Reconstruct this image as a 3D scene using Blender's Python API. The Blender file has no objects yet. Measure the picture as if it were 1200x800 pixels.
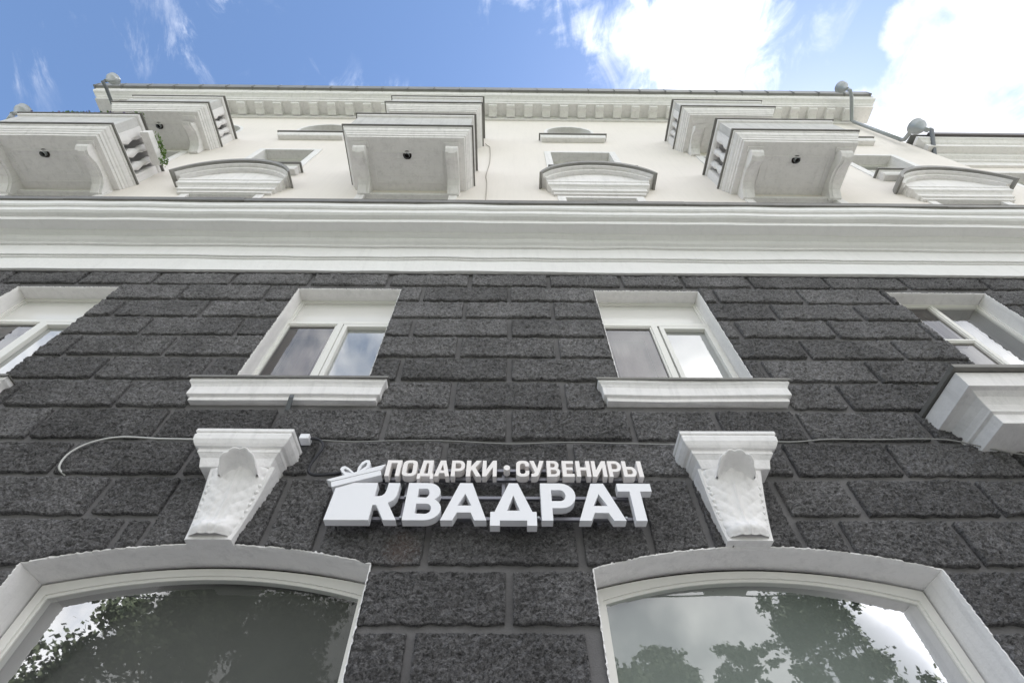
import bpy, math, random
from mathutils import Vector, Matrix, noise
from mathutils.geometry import tessellate_polygon
random.seed(7)
S = bpy.context.scene
C = S.collection

# ------------------------------------------------------------------ camera
cam_d = bpy.data.cameras.new('camera'); cam = bpy.data.objects.new('camera', cam_d); C.objects.link(cam)
S.camera = cam
yaw, pit, rol = math.radians(.95), math.radians(55.02), math.radians(-.4126)
F = Vector((math.sin(yaw)*math.cos(pit), math.cos(yaw)*math.cos(pit), math.sin(pit)))
R0 = Vector((math.cos(yaw), -math.sin(yaw), 0)); U0 = R0.cross(F)
Rv = R0*math.cos(rol) + U0*math.sin(rol); Uv = -R0*math.sin(rol) + U0*math.cos(rol)
M = Matrix((( Rv.x, Uv.x, -F.x, 0), (Rv.y, Uv.y, -F.y, -3.0), (Rv.z, Uv.z, -F.z, 1.6), (0, 0, 0, 1)))
cam.matrix_world = M
cam_d.sensor_width = 36; cam_d.lens = 585.58/1200*36
cam_d.clip_start = .05; cam_d.clip_end = 3000

# ------------------------------------------------------------------ world
SUN_EL, SUN_AZ = math.radians(56), math.radians(58)      # azimuth from +y towards +x: behind the facade
w = bpy.data.worlds.new('World'); S.world = w; w.use_nodes = True
nt = w.node_tree; nt.nodes.clear()
def N(tree, t, **k):
    n = tree.nodes.new(t)
    for a, v in k.items(): setattr(n, a, v)
    return n
def mth(tree, op, a, b=None, c=None, clamp=False):
    n = tree.nodes.new('ShaderNodeMath'); n.operation = op; n.use_clamp = clamp
    for i, v in enumerate((a, b, c)):
        if v is None: continue
        if isinstance(v, (int, float)): n.inputs[i].default_value = v
        else: tree.links.new(v, n.inputs[i])
    return n.outputs[0]
sky = N(nt, 'ShaderNodeTexSky', sky_type='NISHITA', sun_disc=False, sun_elevation=SUN_EL, sun_rotation=SUN_AZ)
sky.air_density = 1.0; sky.dust_density = .25; sky.ozone_density = 3.2
tc = N(nt, 'ShaderNodeTexCoord')
sep = N(nt, 'ShaderNodeSeparateXYZ'); nt.links.new(tc.outputs['Generated'], sep.inputs[0])
def wnoise(scale, detail, rough, off, stretch=(1, 1, 1), dist=0.):
    mp = N(nt, 'ShaderNodeMapping'); mp.inputs['Location'].default_value = off; mp.inputs['Scale'].default_value = stretch
    nt.links.new(tc.outputs['Generated'], mp.inputs[0])
    n = N(nt, 'ShaderNodeTexNoise'); n.inputs['Scale'].default_value = scale; n.inputs['Detail'].default_value = detail
    n.inputs['Roughness'].default_value = rough; n.inputs['Distortion'].default_value = dist
    nt.links.new(mp.outputs[0], n.inputs['Vector']); return n.outputs[0]
big = wnoise(3.2, 9, .56, (3.1, .4, 1.7), (1, 1, 1), .25)
fine = wnoise(13, 8, .62, (7.3, 2.2, 4.1), (1.5, .7, 1), .6)
tone = wnoise(4, 5, .5, (1.3, 5.2, .1))
ramp = N(nt, 'ShaderNodeValToRGB'); ramp.color_ramp.interpolation = 'EASE'
xx = mth(nt, 'MULTIPLY_ADD', sep.outputs[0], .5, .5)
xw = mth(nt, 'ADD', xx, mth(nt, 'MULTIPLY_ADD', big, .30, -.15))
nt.links.new(xw, ramp.inputs[0])
cr = ramp.color_ramp; cr.elements[0].position = 0; cr.elements[0].color = (.42,)*3+(1,)
cr.elements[1].position = 1; cr.elements[1].color = (.74,)*3+(1,)
for p, v in ((.18, .38), (.30, .36), (.50, .36), (.565, .56), (.66, .64), (.715, .52), (.73, .42), (.755, .62), (.84, .74)):
    e = cr.elements.new(p); e.color = (v,)*3+(1,)
back = mth(nt, 'MULTIPLY', mth(nt, 'MULTIPLY', sep.outputs[1], -1., clamp=True), .46)
s1 = mth(nt, 'ADD', mth(nt, 'MULTIPLY', big, .55), mth(nt, 'MULTIPLY', fine, .45))
s2 = mth(nt, 'ADD', mth(nt, 'ADD', s1, ramp.outputs[0]), back)
mr = N(nt, 'ShaderNodeMapRange', interpolation_type='SMOOTHSTEP')
mr.inputs['From Min'].default_value = .94; mr.inputs['From Max'].default_value = 1.25
nt.links.new(s2, mr.inputs[0])
# thin streaky cirrus
cir = wnoise(7.5, 10, .68, (2.3, 8.2, .6), (1.6, .55, 1), .9)
cirp = wnoise(2.6, 3, .5, (5.1, 1.2, 7.7))
cm = N(nt, 'ShaderNodeMapRange', interpolation_type='SMOOTHSTEP'); cm.inputs['From Min'].default_value = .48; cm.inputs['From Max'].default_value = .70
nt.links.new(cir, cm.inputs[0])
cp = N(nt, 'ShaderNodeMapRange', interpolation_type='SMOOTHSTEP'); cp.inputs['From Min'].default_value = .42; cp.inputs['From Max'].default_value = .60
nt.links.new(cirp, cp.inputs[0])
cmask = mth(nt, 'MAXIMUM', mr.outputs[0], mth(nt, 'MULTIPLY', mth(nt, 'MULTIPLY', cm.outputs[0], cp.outputs[0]), .75))
mixc = N(nt, 'ShaderNodeMix', data_type='RGBA')
cc = N(nt, 'ShaderNodeMix', data_type='RGBA')
cc.inputs[6].default_value = (5.0, 5.15, 5.6, 1); cc.inputs[7].default_value = (12, 12, 12, 1)
mt = N(nt, 'ShaderNodeMapRange'); mt.inputs['From Min'].default_value = .43; mt.inputs['From Max'].default_value = .64
nt.links.new(tone, mt.inputs[0]); nt.links.new(mt.outputs[0], cc.inputs[0])
nt.links.new(cmask, mixc.inputs[0]); nt.links.new(sky.outputs[0], mixc.inputs[6]); nt.links.new(cc.outputs[2], mixc.inputs[7])
bg = N(nt, 'ShaderNodeBackground'); bg.inputs['Strength'].default_value = .09
nt.links.new(mixc.outputs[2], bg.inputs[0])
ow = N(nt, 'ShaderNodeOutputWorld'); nt.links.new(bg.outputs[0], ow.inputs[0])

sd = bpy.data.lights.new('sun', 'SUN'); sd.energy = 4.0; sd.angle = math.radians(.5); sd.color = (1, .95, .88)
so = bpy.data.objects.new('sun', sd); C.objects.link(so)
sv = Vector((math.sin(SUN_AZ)*math.cos(SUN_EL), math.cos(SUN_AZ)*math.cos(SUN_EL), math.sin(SUN_EL)))
so.rotation_euler = sv.to_track_quat('Z', 'Y').to_euler(); so.location = (0, 0, 40)

S.view_settings.view_transform = 'Standard'; S.view_settings.look = 'None'; S.view_settings.gamma = 1
S.view_settings.exposure = 1.52
S.render.engine = 'CYCLES'

# ------------------------------------------------------------------ materials
def mat(name, col, rough=.8, metal=0., spec=.3, var=0., vscale=3., bump=0., bscale=30., bump2=0., b2scale=5., streak=0.):
    m = bpy.data.materials.new(name); m.use_nodes = True; t = m.node_tree
    b = t.nodes['Principled BSDF']; b.inputs['Base Color'].default_value = (*col, 1)
    b.inputs['Roughness'].default_value = rough; b.inputs['Metallic'].default_value = metal
    b.inputs['Specular IOR Level'].default_value = spec
    g = N(t, 'ShaderNodeNewGeometry')
    if var or streak:
        n = N(t, 'ShaderNodeTexNoise'); n.inputs['Scale'].default_value = vscale; n.inputs['Detail'].default_value = 6; n.inputs['Roughness'].default_value = .65
        t.links.new(g.outputs['Position'], n.inputs['Vector'])
        f = mth(t, 'MULTIPLY_ADD', n.outputs[0], 2*var, 1-var)
        if streak:
            mp = N(t, 'ShaderNodeMapping'); mp.inputs['Scale'].default_value = (9, 9, .7); t.links.new(g.outputs['Position'], mp.inputs[0])
            n2 = N(t, 'ShaderNodeTexNoise'); n2.inputs['Scale'].default_value = 1.4; n2.inputs['Detail'].default_value = 7; n2.inputs['Roughness'].default_value = .7
            t.links.new(mp.outputs[0], n2.inputs['Vector'])
            r = N(t, 'ShaderNodeMapRange'); r.inputs['From Min'].default_value = .5; r.inputs['From Max'].default_value = .75
            r.inputs['To Min'].default_value = 1; r.inputs['To Max'].default_value = 1-streak
            t.links.new(n2.outputs[0], r.inputs[0]); f = mth(t, 'MULTIPLY', f, r.outputs[0])
        vm = N(t, 'ShaderNodeVectorMath', operation='SCALE'); vm.inputs[0].default_value = col
        t.links.new(f, vm.inputs['Scale']); t.links.new(vm.outputs[0], b.inputs['Base Color'])
    if bump or bump2:
        last = None
        for st, sc, dt in ((bump2, b2scale, 3), (bump, bscale, 6)):
            if not st: continue
            n = N(t, 'ShaderNodeTexNoise'); n.inputs['Scale'].default_value = sc; n.inputs['Detail'].default_value = dt
            t.links.new(g.outputs['Position'], n.inputs['Vector'])
            bp = N(t, 'ShaderNodeBump'); bp.inputs['Strength'].default_value = 1.; bp.inputs['Distance'].default_value = st
            t.links.new(n.outputs[0], bp.inputs['Height'])
            if last: t.links.new(last, bp.inputs['Normal'])
            last = bp.outputs[0]
        t.links.new(last, b.inputs['Normal'])
    return m
WHITE = mat('white_painted_plaster', (.80, .785, .775), .7, var=.09, vscale=5, bump=.002, bscale=60, bump2=.012, b2scale=7, streak=.16)
CORN = mat('white_painted_cornice', (.77, .765, .75), .7, var=.06, vscale=2, bump=.002, bscale=40, bump2=.012, b2scale=4, streak=.07)
GREYPL = mat('grey_plaster', (.56, .555, .54), .85, var=.2, vscale=4, bump=.004, bscale=30, streak=.2)  # greyer than the white plaster, for the balcony front panels
CREAM = mat('cream_stucco', (.80, .755, .705), .9, var=.06, vscale=.9, bump=.003, bscale=90, streak=.05)
FLASH = mat('grey_metal_flashing', (.20, .195, .18), .55, metal=.3, var=.3, vscale=6, bump=.004, bscale=9)
GALV = mat('galvanised_metal', (.34, .36, .37), .5, metal=.6, var=.12, vscale=9, bump=.004, bscale=12)
DPIPE = mat('dark_grey_pipe', (.14, .15, .16), .5, metal=.3, var=.15)
GUT = mat('zinc_gutter', (.25, .25, .24), .5, metal=.4, var=.25, vscale=3, bump=.004, bscale=8)
UPVC = mat('white_window_plastic', (.74, .73, .69), .35, spec=.5, var=.03, vscale=4)
SIGN = mat('sign_white_face', (.80, .80, .82), .4, spec=.4)
SIGNC = mat('sign_cream_letter', (.84, .80, .775), .45, spec=.4)
RAIL = mat('sign_rail_metal', (.18, .18, .20), .4, metal=.6)
CABW = mat('white_cable', (.55, .55, .53), .5)
CABG = mat('grey_cable', (.27, .27, .26), .5)
CABB = mat('black_cable', (.03, .03, .035), .5)
DARK = mat('dark_gap', (.035, .03, .028), .9)
HOOD = mat('hood_flashing_metal', (.27, .265, .25), .6, metal=.2, var=.3, vscale=7, bump=.006, bscale=9)
ROOM = mat('room_wall', (.30, .27, .24), .9, var=.1)
CURT = mat('light_curtain', (.78, .78, .78), .9, var=.05)
VEIL = mat('grey_veil', (.12, .12, .112), .9, var=.1)  # dark grey tone standing in for the haze in the left pane
PANEL = mat('white_transom_panel', (.70, .69, .66), .15, spec=.6)
FRBR = mat('brown_inner_frame', (.16, .12, .11), .6)
BARK = mat('tree_bark', (.10, .08, .06), .95, var=.3, vscale=6, bump=.03, bscale=12)
LEAF = mat('green_leaves', (.045, .062, .032), .7, var=.45, vscale=.9)
LEAFP = mat('bright_plant_leaves', (.12, .22, .04), .6, var=.4, vscale=9)
FLOWER = mat('violet_petals', (.16, .12, .28), .7, var=.4, vscale=20)
ASPH = mat('asphalt', (.16, .16, .155), .9, var=.2, vscale=2, bump=.01, bscale=60)
PAVE = mat('pavement_concrete', (.42, .41, .39), .9, var=.12, vscale=1.5, bump=.004, bscale=30)
KERB = mat('kerb_stone', (.34, .33, .32), .9, var=.15)
GRASS = mat('grass_ground', (.06, .09, .03), .95, var=.4, vscale=1.2, bump=.05, bscale=9)
LINE = mat('white_road_paint', (.75, .75, .73), .8, var=.1)
ROOF = mat('roof_metal', (.22, .22, .21), .6, metal=.2, var=.2)

def stone_mat(name, base, pits):
    m = bpy.data.materials.new(name); m.use_nodes = True; t = m.node_tree; L = t.links.new
    b = t.nodes['Principled BSDF']; b.inputs['Roughness'].default_value = .85; b.inputs['Specular IOR Level'].default_value = .25
    g = N(t, 'ShaderNodeNewGeometry'); pos = g.outputs['Position']
    n1 = N(t, 'ShaderNodeTexNoise'); n1.inputs['Scale'].default_value = 1; n1.inputs['Detail'].default_value = 6; n1.inputs['Roughness'].default_value = .72; n1.inputs['Distortion'].default_value = .8
    mpn = N(t, 'ShaderNodeMapping'); mpn.inputs['Scale'].default_value = (46, 46, 62); mpn.inputs['Rotation'].default_value = (0, .35, 0); L(pos, mpn.inputs[0]); L(mpn.outputs[0], n1.inputs['Vector'])
    n2 = N(t, 'ShaderNodeTexNoise'); n2.inputs['Scale'].default_value = 2.1; n2.inputs['Detail'].default_value = 5; L(pos, n2.inputs['Vector'])
    n3 = N(t, 'ShaderNodeTexNoise'); n3.inputs['Scale'].default_value = 150; n3.inputs['Detail'].default_value = 3; L(pos, n3.inputs['Vector'])
    f = mth(t, 'MULTIPLY_ADD', n2.outputs[0], 1.1, .45)
    if pits:
        r = N(t, 'ShaderNodeMapRange'); r.inputs['From Min'].default_value = .38; r.inputs['From Max'].default_value = .61
        r.inputs['To Min'].default_value = .42; r.inputs['To Max'].default_value = 1.5; L(n1.outputs[0], r.inputs[0])
        f = mth(t, 'MULTIPLY', f, r.outputs[0])
    rc = N(t, 'ShaderNodeObjectInfo')
    if pits: f = mth(t, 'MULTIPLY', f, mth(t, 'MULTIPLY_ADD', rc.outputs['Random'], .44, .80))
    vm = N(t, 'ShaderNodeVectorMath', operation='SCALE'); vm.inputs[0].default_value = base; L(f, vm.inputs['Scale'])
    # reddish rust stain on the wall under the sign
    sp = N(t, 'ShaderNodeSeparateXYZ'); L(pos, sp.inputs[0])
    dx = mth(t, 'DIVIDE', mth(t, 'ADD', sp.outputs[0], .68), .16); dz = mth(t, 'DIVIDE', mth(t, 'ADD', sp.outputs[2], -3.50), .17)
    dd = mth(t, 'ADD', mth(t, 'MULTIPLY', dx, dx), mth(t, 'MULTIPLY', dz, dz))
    k = mth(t, 'MULTIPLY', mth(t, 'SUBTRACT', 1.9, mth(t, 'ADD', dd, mth(t, 'MULTIPLY', n1.outputs[0], 2.6)), clamp=True), .55)
    mx = N(t, 'ShaderNodeMix', data_type='RGBA'); L(k, mx.inputs[0]); L(vm.outputs[0], mx.inputs[6]); mx.inputs[7].default_value = (.20, .115, .08, 1)
    L(mx.outputs[2], b.inputs['Base Color'])
    b1 = N(t, 'ShaderNodeBump'); b1.inputs['Distance'].default_value = .034 if pits else .004; L(n1.outputs[0], b1.inputs['Height'])
    b2 = N(t, 'ShaderNodeBump'); b2.inputs['Distance'].default_value = .004 if pits else .001; L(n3.outputs[0], b2.inputs['Height']); L(b1.outputs[0], b2.inputs['Normal'])
    L(b2.outputs[0], b.inputs['Normal'])
    return m
STONE = stone_mat('rough_dark_stone', (.184, .180, .182), True)
MORTAR = stone_mat('grey_joint_render', (.150, .146, .147), False)

def glass(name, refl, tint=(1, 1, 1), k=1.6):
    m = bpy.data.materials.new(name); m.use_nodes = True; t = m.node_tree; t.nodes.clear()
    o = N(t, 'ShaderNodeOutputMaterial'); mx = N(t, 'ShaderNodeMixShader')
    tr = N(t, 'ShaderNodeBsdfTransparent'); tr.inputs[0].default_value = (*tint, 1)
    gl = N(t, 'ShaderNodeBsdfGlossy'); gl.inputs['Roughness'].default_value = .012
    lw = N(t, 'ShaderNodeFresnel'); lw.inputs[0].default_value = 1.5
    f = mth(t, 'ADD', mth(t, 'MULTIPLY', lw.outputs[0], k), refl, clamp=True)
    g = N(t, 'ShaderNodeNewGeometry'); n = N(t, 'ShaderNodeTexNoise'); n.inputs['Scale'].default_value = 1.8; n.inputs['Detail'].default_value = 1
    t.links.new(g.outputs['Position'], n.inputs['Vector'])
    bp = N(t, 'ShaderNodeBump'); bp.inputs['Distance'].default_value = .0015; t.links.new(n.outputs[0], bp.inputs['Height'])
    t.links.new(bp.outputs[0], gl.inputs['Normal'])
    t.links.new(f, mx.inputs[0]); t.links.new(tr.outputs[0], mx.inputs[1]); t.links.new(gl.outputs[0], mx.inputs[2]); t.links.new(mx.outputs[0], o.inputs[0])
    return m
GLASS = glass('window_glass', .10, (.85, .87, .86))
GLASSL = glass('window_glass_dim', .0, (.85, .87, .86), .5)  # same glass with its reflection turned down to imitate a dimmer sky
GLASSD = glass('window_glass_screened', .10, (.55, .50, .50))
GLASSR = glass('window_glass_bright', .28, (.9, .92, .92))

# ------------------------------------------------------------------ helpers
ORG = {}
def reg(o, parent, origin):
    C.objects.link(o); ORG[o] = Vector(origin)
    if parent is not None:
        o.parent = parent; o.location = ORG[o] - ORG[parent]
    else: o.location = ORG[o]
    return o
def tag(o, label=None, cat=None, group=None, kind=None):
    for k, v in (('label', label), ('category', cat), ('group', group), ('kind', kind)):
        if v: o[k] = v
    return o
def thing(name, origin, label, cat, group=None):
    return tag(reg(bpy.data.objects.new(name, None), None, origin), label, cat, group)
class B:
    def __init__(s): s.v = []; s.f = []
    def add(s, vs, fs):
        k = len(s.v); s.v += [tuple(v) for v in vs]; s.f += [tuple(i+k for i in f) for f in fs]; return s
    def box(s, x0, x1, y0, y1, z0, z1):
        v = [(x, y, z) for x in (x0, x1) for y in (y0, y1) for z in (z0, z1)]
        return s.add(v, [(0, 1, 3, 2), (4, 6, 7, 5), (0, 4, 5, 1), (2, 3, 7, 6), (0, 2, 6, 4), (1, 5, 7, 3)])
    def rings(s, rings, caps=True, closed=True):
        n = len(rings[0]); vs = [p for r in rings for p in r]; fs = []
        for i in range(len(rings)-1):
            for j in range(n if closed else n-1):
                a = i*n+j; b = i*n+(j+1) % n; fs.append((a, b, b+n, a+n))
        if caps: fs.append(tuple(range(n))); fs.append(tuple(range((len(rings)-1)*n, len(rings)*n)))
        return s.add(vs, fs)
    def tube(s, pts, r, n=8, caps=True):
        pts = [Vector(p) for p in pts]; rr = []
        for i, p in enumerate(pts):
            d = (pts[min(i+1, len(pts)-1)] - pts[max(i-1, 0)]).normalized()
            a = d.cross(Vector((0, 0, 1)));
            if a.length < .1: a = d.cross(Vector((0, 1, 0)))
            a.normalize(); b = d.cross(a); q = r[i] if isinstance(r, (list, tuple)) else r
            rr.append([p + a*math.cos(t*2*math.pi/n)*q + b*math.sin(t*2*math.pi/n)*q for t in range(n)])
        return s.rings(rr, caps)
    def lathe(s, c, prof, n=12):
        return s.rings([[(c[0]+r*math.cos(t*2*math.pi/n), c[1]+r*math.sin(t*2*math.pi/n), c[2]+z) for t in range(n)] for r, z in prof])
    def plate(s, outer, holes, y0, y1, ax='y'):
        loops = [outer]+list(holes); tri = tessellate_polygon([[Vector((a, b, 0)) for a, b in l] for l in loops])
        fl = [p for l in loops for p in l]; n = len(fl)
        P = (lambda a, b, y: (a, y, b)) if ax == 'y' else (lambda a, b, x: (x, a, b))
        vs = [P(a, b, y0) for a, b in fl]+[P(a, b, y1) for a, b in fl]
        fs = [tuple(t) for t in tri]+[tuple(i+n for i in t) for t in tri]; k = 0
        for l in loops:
            m = len(l)
            for i in range(m):
                a = k+i; b = k+(i+1) % m; fs.append((a, b, b+n, a+n))
            k += m
        return s.add(vs, fs)
    def build(s, name, m, parent=None, smooth=False, origin=None, bevel=0, recalc=True):
        if origin is None:
            xs, ys, zs = zip(*s.v); origin = ((min(xs)+max(xs))/2, (min(ys)+max(ys))/2, min(zs))
        o0 = Vector(origin); me = bpy.data.meshes.new(name)
        me.from_pydata([(x-o0.x, y-o0.y, z-o0.z) for x, y, z in s.v], [], s.f); me.materials.append(m)
        if recalc:
            import bmesh
            bm = bmesh.new(); bm.from_mesh(me); bmesh.ops.recalc_face_normals(bm, faces=bm.faces); bm.to_mesh(me); bm.free()
        if smooth: me.polygons.foreach_set('use_smooth', [True]*len(me.polygons))
        o = reg(bpy.data.objects.new(name, me), parent, o0)
        if bevel:
            b = o.modifiers.new('bevel', 'BEVEL'); b.width = bevel; b.segments = 2; b.limit_method = 'ANGLE'; b.angle_limit = math.radians(40)
        return o
def clone(o, parent, delta, name=None):
    """copy of a part and its sub-parts, shifted by delta, sharing mesh data"""
    c = o.copy(); reg(c, parent, ORG[o]+Vector(delta))
    for ch in [x for x in ORG if x.parent == o]: clone(ch, c, delta)
    return c
def usweep(xl, xr, prof, pref, y=0., seg=1, jit=0., b=None, sides=True):
    """profile (p, z) swept round left side, front and right side of a wall projection"""
    b = b or B(); rings = []
    for p, z in prof:
        k = p-pref; a, c = xl-k, xr+k; ring = []
        if not sides: a, c = xl, xr
        if sides: ring.append((a, y+.02, z))
        for i in range(seg+1):
            x = a+(c-a)*i/seg; j = jit*noise.noise(Vector((x*1.3, z*3, p*5))) if jit else 0
            j2 = jit*noise.noise(Vector((x*1.1+9, z*3, p*5))) if jit else 0
            ring.append((x, y-p+j, z+j2))
        if sides: ring.append((c, y+.02, z))
        rings.append(ring)
    return b.rings(rings, caps=sides, closed=sides)
def arc(x0, x1, zs, za, n=24):
    h = za-zs; w_ = (x1-x0)/2; r = (w_*w_+h*h)/(2*h); xc = (x0+x1)/2; zc = za-r; a = math.asin(w_/r)
    return [(xc+r*math.sin(-a+2*a*i/n), zc+r*math.cos(-a+2*a*i/n)) for i in range(n+1)]
def arcz(x, x0, x1, zs, za):
    h = za-zs; w_ = (x1-x0)/2; r = (w_*w_+h*h)/(2*h); xc = (x0+x1)/2
    return za-r+math.sqrt(max(r*r-(x-xc)**2, 0))
def rect(x0, x1, z0, z1): return [(x0, z0), (x1, z0), (x1, z1), (x0, z1)]
def archpoly(x0, x1, zb, zs, za, n=24): return [(x0, zb)]+arc(x0, x1, zs, za, n)+[(x1, zb)]

# ------------------------------------------------------------------ ground
XL, XR = -11.2, 9.97
def sheet(name, x0, x1, y0, y1, z, m, zb=None):
    b = B()
    if zb is None: b.add([(x0, y0, z), (x1, y0, z), (x1, y1, z), (x0, y1, z)], [(0, 1, 2, 3)])
    else: b.box(x0, x1, y0, y1, zb, z)
    return tag(b.build(name, m, recalc=zb is not None), kind='structure')
sheet('ground', -600, 600, -600, 600, -.16, GRASS)
sheet('road', -200, 200, -13.2, -5.3, -.12, ASPH)
sheet('pavement', -60, 60, -5.15, .0, 0, PAVE, -.155)
sheet('kerb', -60, 60, -5.3, -5.15, .004, KERB, -.155)
sheet('far_kerb', -60, 60, -13.35, -13.2, .0, KERB, -.155)
sheet('far_pavement', -60, 60, -17.5, -13.35, -.004, PAVE, -.155)
for i in range(-14, 15): tag(B().box(i*4-1, i*4+1, -9.31, -9.19, -.119, -.114).build('lane_marking', LINE), kind='structure')

# ------------------------------------------------------------------ building
bld = thing('building', (0, 5, 0), 'four-storey house with rough dark stone ground floor and cream balconied upper floors', 'building')
ARCH = [(-3.06, -.855, 1.0, 3.395, 3.53), (.55, 2.78, 1.0, 3.365, 3.52)]
MEZ = [(-5.92, -4.685), (-2.54, -1.295), (1.055, 2.335), (4.65, 5.88)]
MZ0, MZ1 = 5.12, 6.955
DOORX = [(-9.5, -8.0), ]
b = B()
b.plate(rect(XL, XR, -.15, 8.4), [archpoly(*a)[::-1] for a in ARCH]+[rect(x0, x1, MZ0, MZ1)[::-1] for x0, x1 in MEZ], 0, .45)
lower = b.build('lower_wall', MORTAR, bld)

# ---- rough stone blocks
P1 = [-7.3, -6.33, -5.36, -4.39, -3.42, -2.45, -1.48, -.49, .51, 1.42, 2.2, 3.04, 4.02, 5.01, 6.02, 7.0, 7.95]
P2 = [-7.75, -6.8, -5.83, -4.85, -3.87, -2.87, -1.95, -1.02, .02, 1.05, 1.78, 2.49, 3.53, 4.56, 5.55, 6.55, 7.5]
ROWS = [(7.03, 7.343, [-7.2, -6.21, -5.29, -4.38, -3.42, -2.45, -1.48, -.47, .52, 1.42, 2.2, 3.05, 4.03, 5.01, 6.04, 7.0, 7.9]),
        (6.665, 7.03, P2), (6.30, 6.665, P1), (5.94, 6.30, P2), (5.575, 5.94, P1), (5.206, 5.575, P2), (4.83, 5.206, P1),
        (4.45, 4.83, P2), (4.09, 4.45, P1),
        (3.735, 4.09, [-7.7, -6.8, -5.8, -4.85, -3.87, -2.90]), (3.365, 3.735, [-7.3, -6.33, -5.36, -4.4, -3.5, -2.58]),
        (3.00, 3.365, P2), (2.63, 3.00, P1[:7]+[-.53, .48]+P1[9:]), (2.26, 2.63, P2), (1.89, 2.26, P1), (1.52, 1.89, P2), (1.15, 1.52, P1)]
def zbot(x):
    for x0, x1, zb, zs, za in ARCH:
        if x0 < x < x1: return arcz(x, x0, x1, zs, za)+.004
    return 0
G = .024
def stone(x0, x1, z0, z1, gl=G, gr=G, gb=G, gt=G):
    rj = lambda: random.uniform(-.005, .005)
    x0 += gl+(rj() if gl > .01 else 0); x1 -= gr+(rj() if gr > .01 else 0); z0 += gb+rj(); z1 -= gt*1.3+rj()
    if x1-x0 < .05: return
    cell = .010 if (z1 < 4.84 and z0 > 2.55 and abs(x0+x1) < 8.4) else .0145 if z0 < 5.9 else .02
    nx = max(4, int((x1-x0)/cell)); nz = max(4, int((z1-z0)/cell)); vs = []; fs = []
    proud = .031+.010*random.random(); sd_ = random.uniform(0, 99); tilt = random.uniform(-.004, .004)
    for j in range(-1, nz+2):
        for i in range(-1, nx+2):
            ii = min(max(i, 0), nx); jj = min(max(j, 0), nz)
            x = x0+(x1-x0)*ii/nx; zl = max(z0, zbot(x)+.0); z = zl+(z1-zl)*jj/nz
            edge = min(ii, nx-ii, jj, nz-jj)
            if edge == 0:
                q = noise.noise(Vector((x*11, z*11, 3)))*.014+noise.noise(Vector((x*45, z*45, 7)))*.007
                if jj in (0, nz): z += q if jj == 0 else -abs(q)*.7
                if ii in (0, nx): x += abs(q)*.8 if ii == 0 else -abs(q)*.8
            if i != ii or j != jj: y = .01
            else:
                v = Vector((x*26, z*36, sd_*.01)); h = noise.noise(v*.7)*.5-abs(noise.noise(v*1.5))*1.1+.22+noise.noise(v*3.1)*.5+noise.noise(Vector((x*5, z*5, sd_)))*.4
                y = -max(.004, proud+tilt*(ii/nx-.5)*2+h*.026)
                if edge == 0: y *= .85
            vs.append((x, y, z))
    w_ = nx+3
    for j in range(nz+2):
        for i in range(nx+2):
            if (i in (0, nx+1)) and (j in (0, nz+1)): continue
            a = j*w_+i; fs.append((a, a+1, a+1+w_, a+w_))
    B().add(vs, fs).build('stone_block', STONE, lower, smooth=True, recalc=False)
def cutrow(z0, z1):
    c = []
    for x0, x1, zb, zs, za in ARCH:
        if z0 < zs-.05: c.append((x0, x1))
    for x0, x1 in MEZ:
        if z1 > MZ0+.06 and z0 < MZ1-.05: c.append((x0, x1))
    if abs(z0-4.83) < .01: c += [(-2.80, -1.12), (.87, 2.53), (-6.2, -4.55)]
    return sorted(c)
for z0, z1, js in ROWS:
    cuts = cutrow(z0, z1)
    for a, c in zip(js, js[1:]):
        segs = [(a, c, G, G)]
        for k0, k1 in cuts:
            ns = []
            for s0, s1, g0, g1 in segs:
                if k1 <= s0 or k0 >= s1: ns.append((s0, s1, g0, g1)); continue
                if s0 < k0: ns.append((s0, k0, g0, .004))
                if k1 < s1: ns.append((k1, s1, .004, g1))
            segs = ns
        for s0, s1, g0, g1 in segs:
            if s1-s0 > .07: stone(s0, s1, z0, z1, g0, g1)
# blocks over the arches, some two courses high
for a in ((-2.90, -2.41, 3.735, 4.09, G, 0), (-2.58, -2.41, 3.365, 3.738, G, G), (-2.41, -1.60, 3.365, 4.09, G, G), (-1.60, -1.24, 3.365, 4.09, G, G),
          (-1.24, .02, 3.735, 4.09, G, G), (.02, .96, 3.735, 4.09, G, G), (-1.24, -.52, 3.365, 3.735, G, G), (-.52, .49, 3.365, 3.735, G, G),
          (.49, .96, 3.365, 3.735, G, G), (.96, 1.36, 3.365, 4.09, G, G), (1.36, 1.98, 3.365, 4.09, G, G), (1.98, 2.52, 3.735, 4.09, G, G),
          (1.98, 2.28, 3.365, 3.738, G, G), (2.28, 3.06, 3.365, 3.735, G, G), (2.52, 3.50, 3.735, 4.09, G, G), (3.06, 4.0, 3.365, 3.735, G, G),
          (3.5, 4.5, 3.735, 4.09, G, G), (4.0, 5.0, 3.365, 3.735, G, G), (4.5, 5.5, 3.735, 4.09, G, G), (5, 6, 3.365, 3.735, G, G),
          (5.5, 6.5, 3.735, 4.09, G, G), (6, 7, 3.365, 3.735, G, G)):
    stone(*a)
for x in (-.49, -5.36):
    pass
for xa, xb, zt in ((XL, -3.06, 1.1), (-.855, .55, 1.1), (2.78, XR, 1.1), (-3.06, -.855, .96), (.55, 2.78, .96)):
    B().box(xa, xb, -.09, 0, 0, zt).build('plinth', MORTAR, lower)

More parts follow.
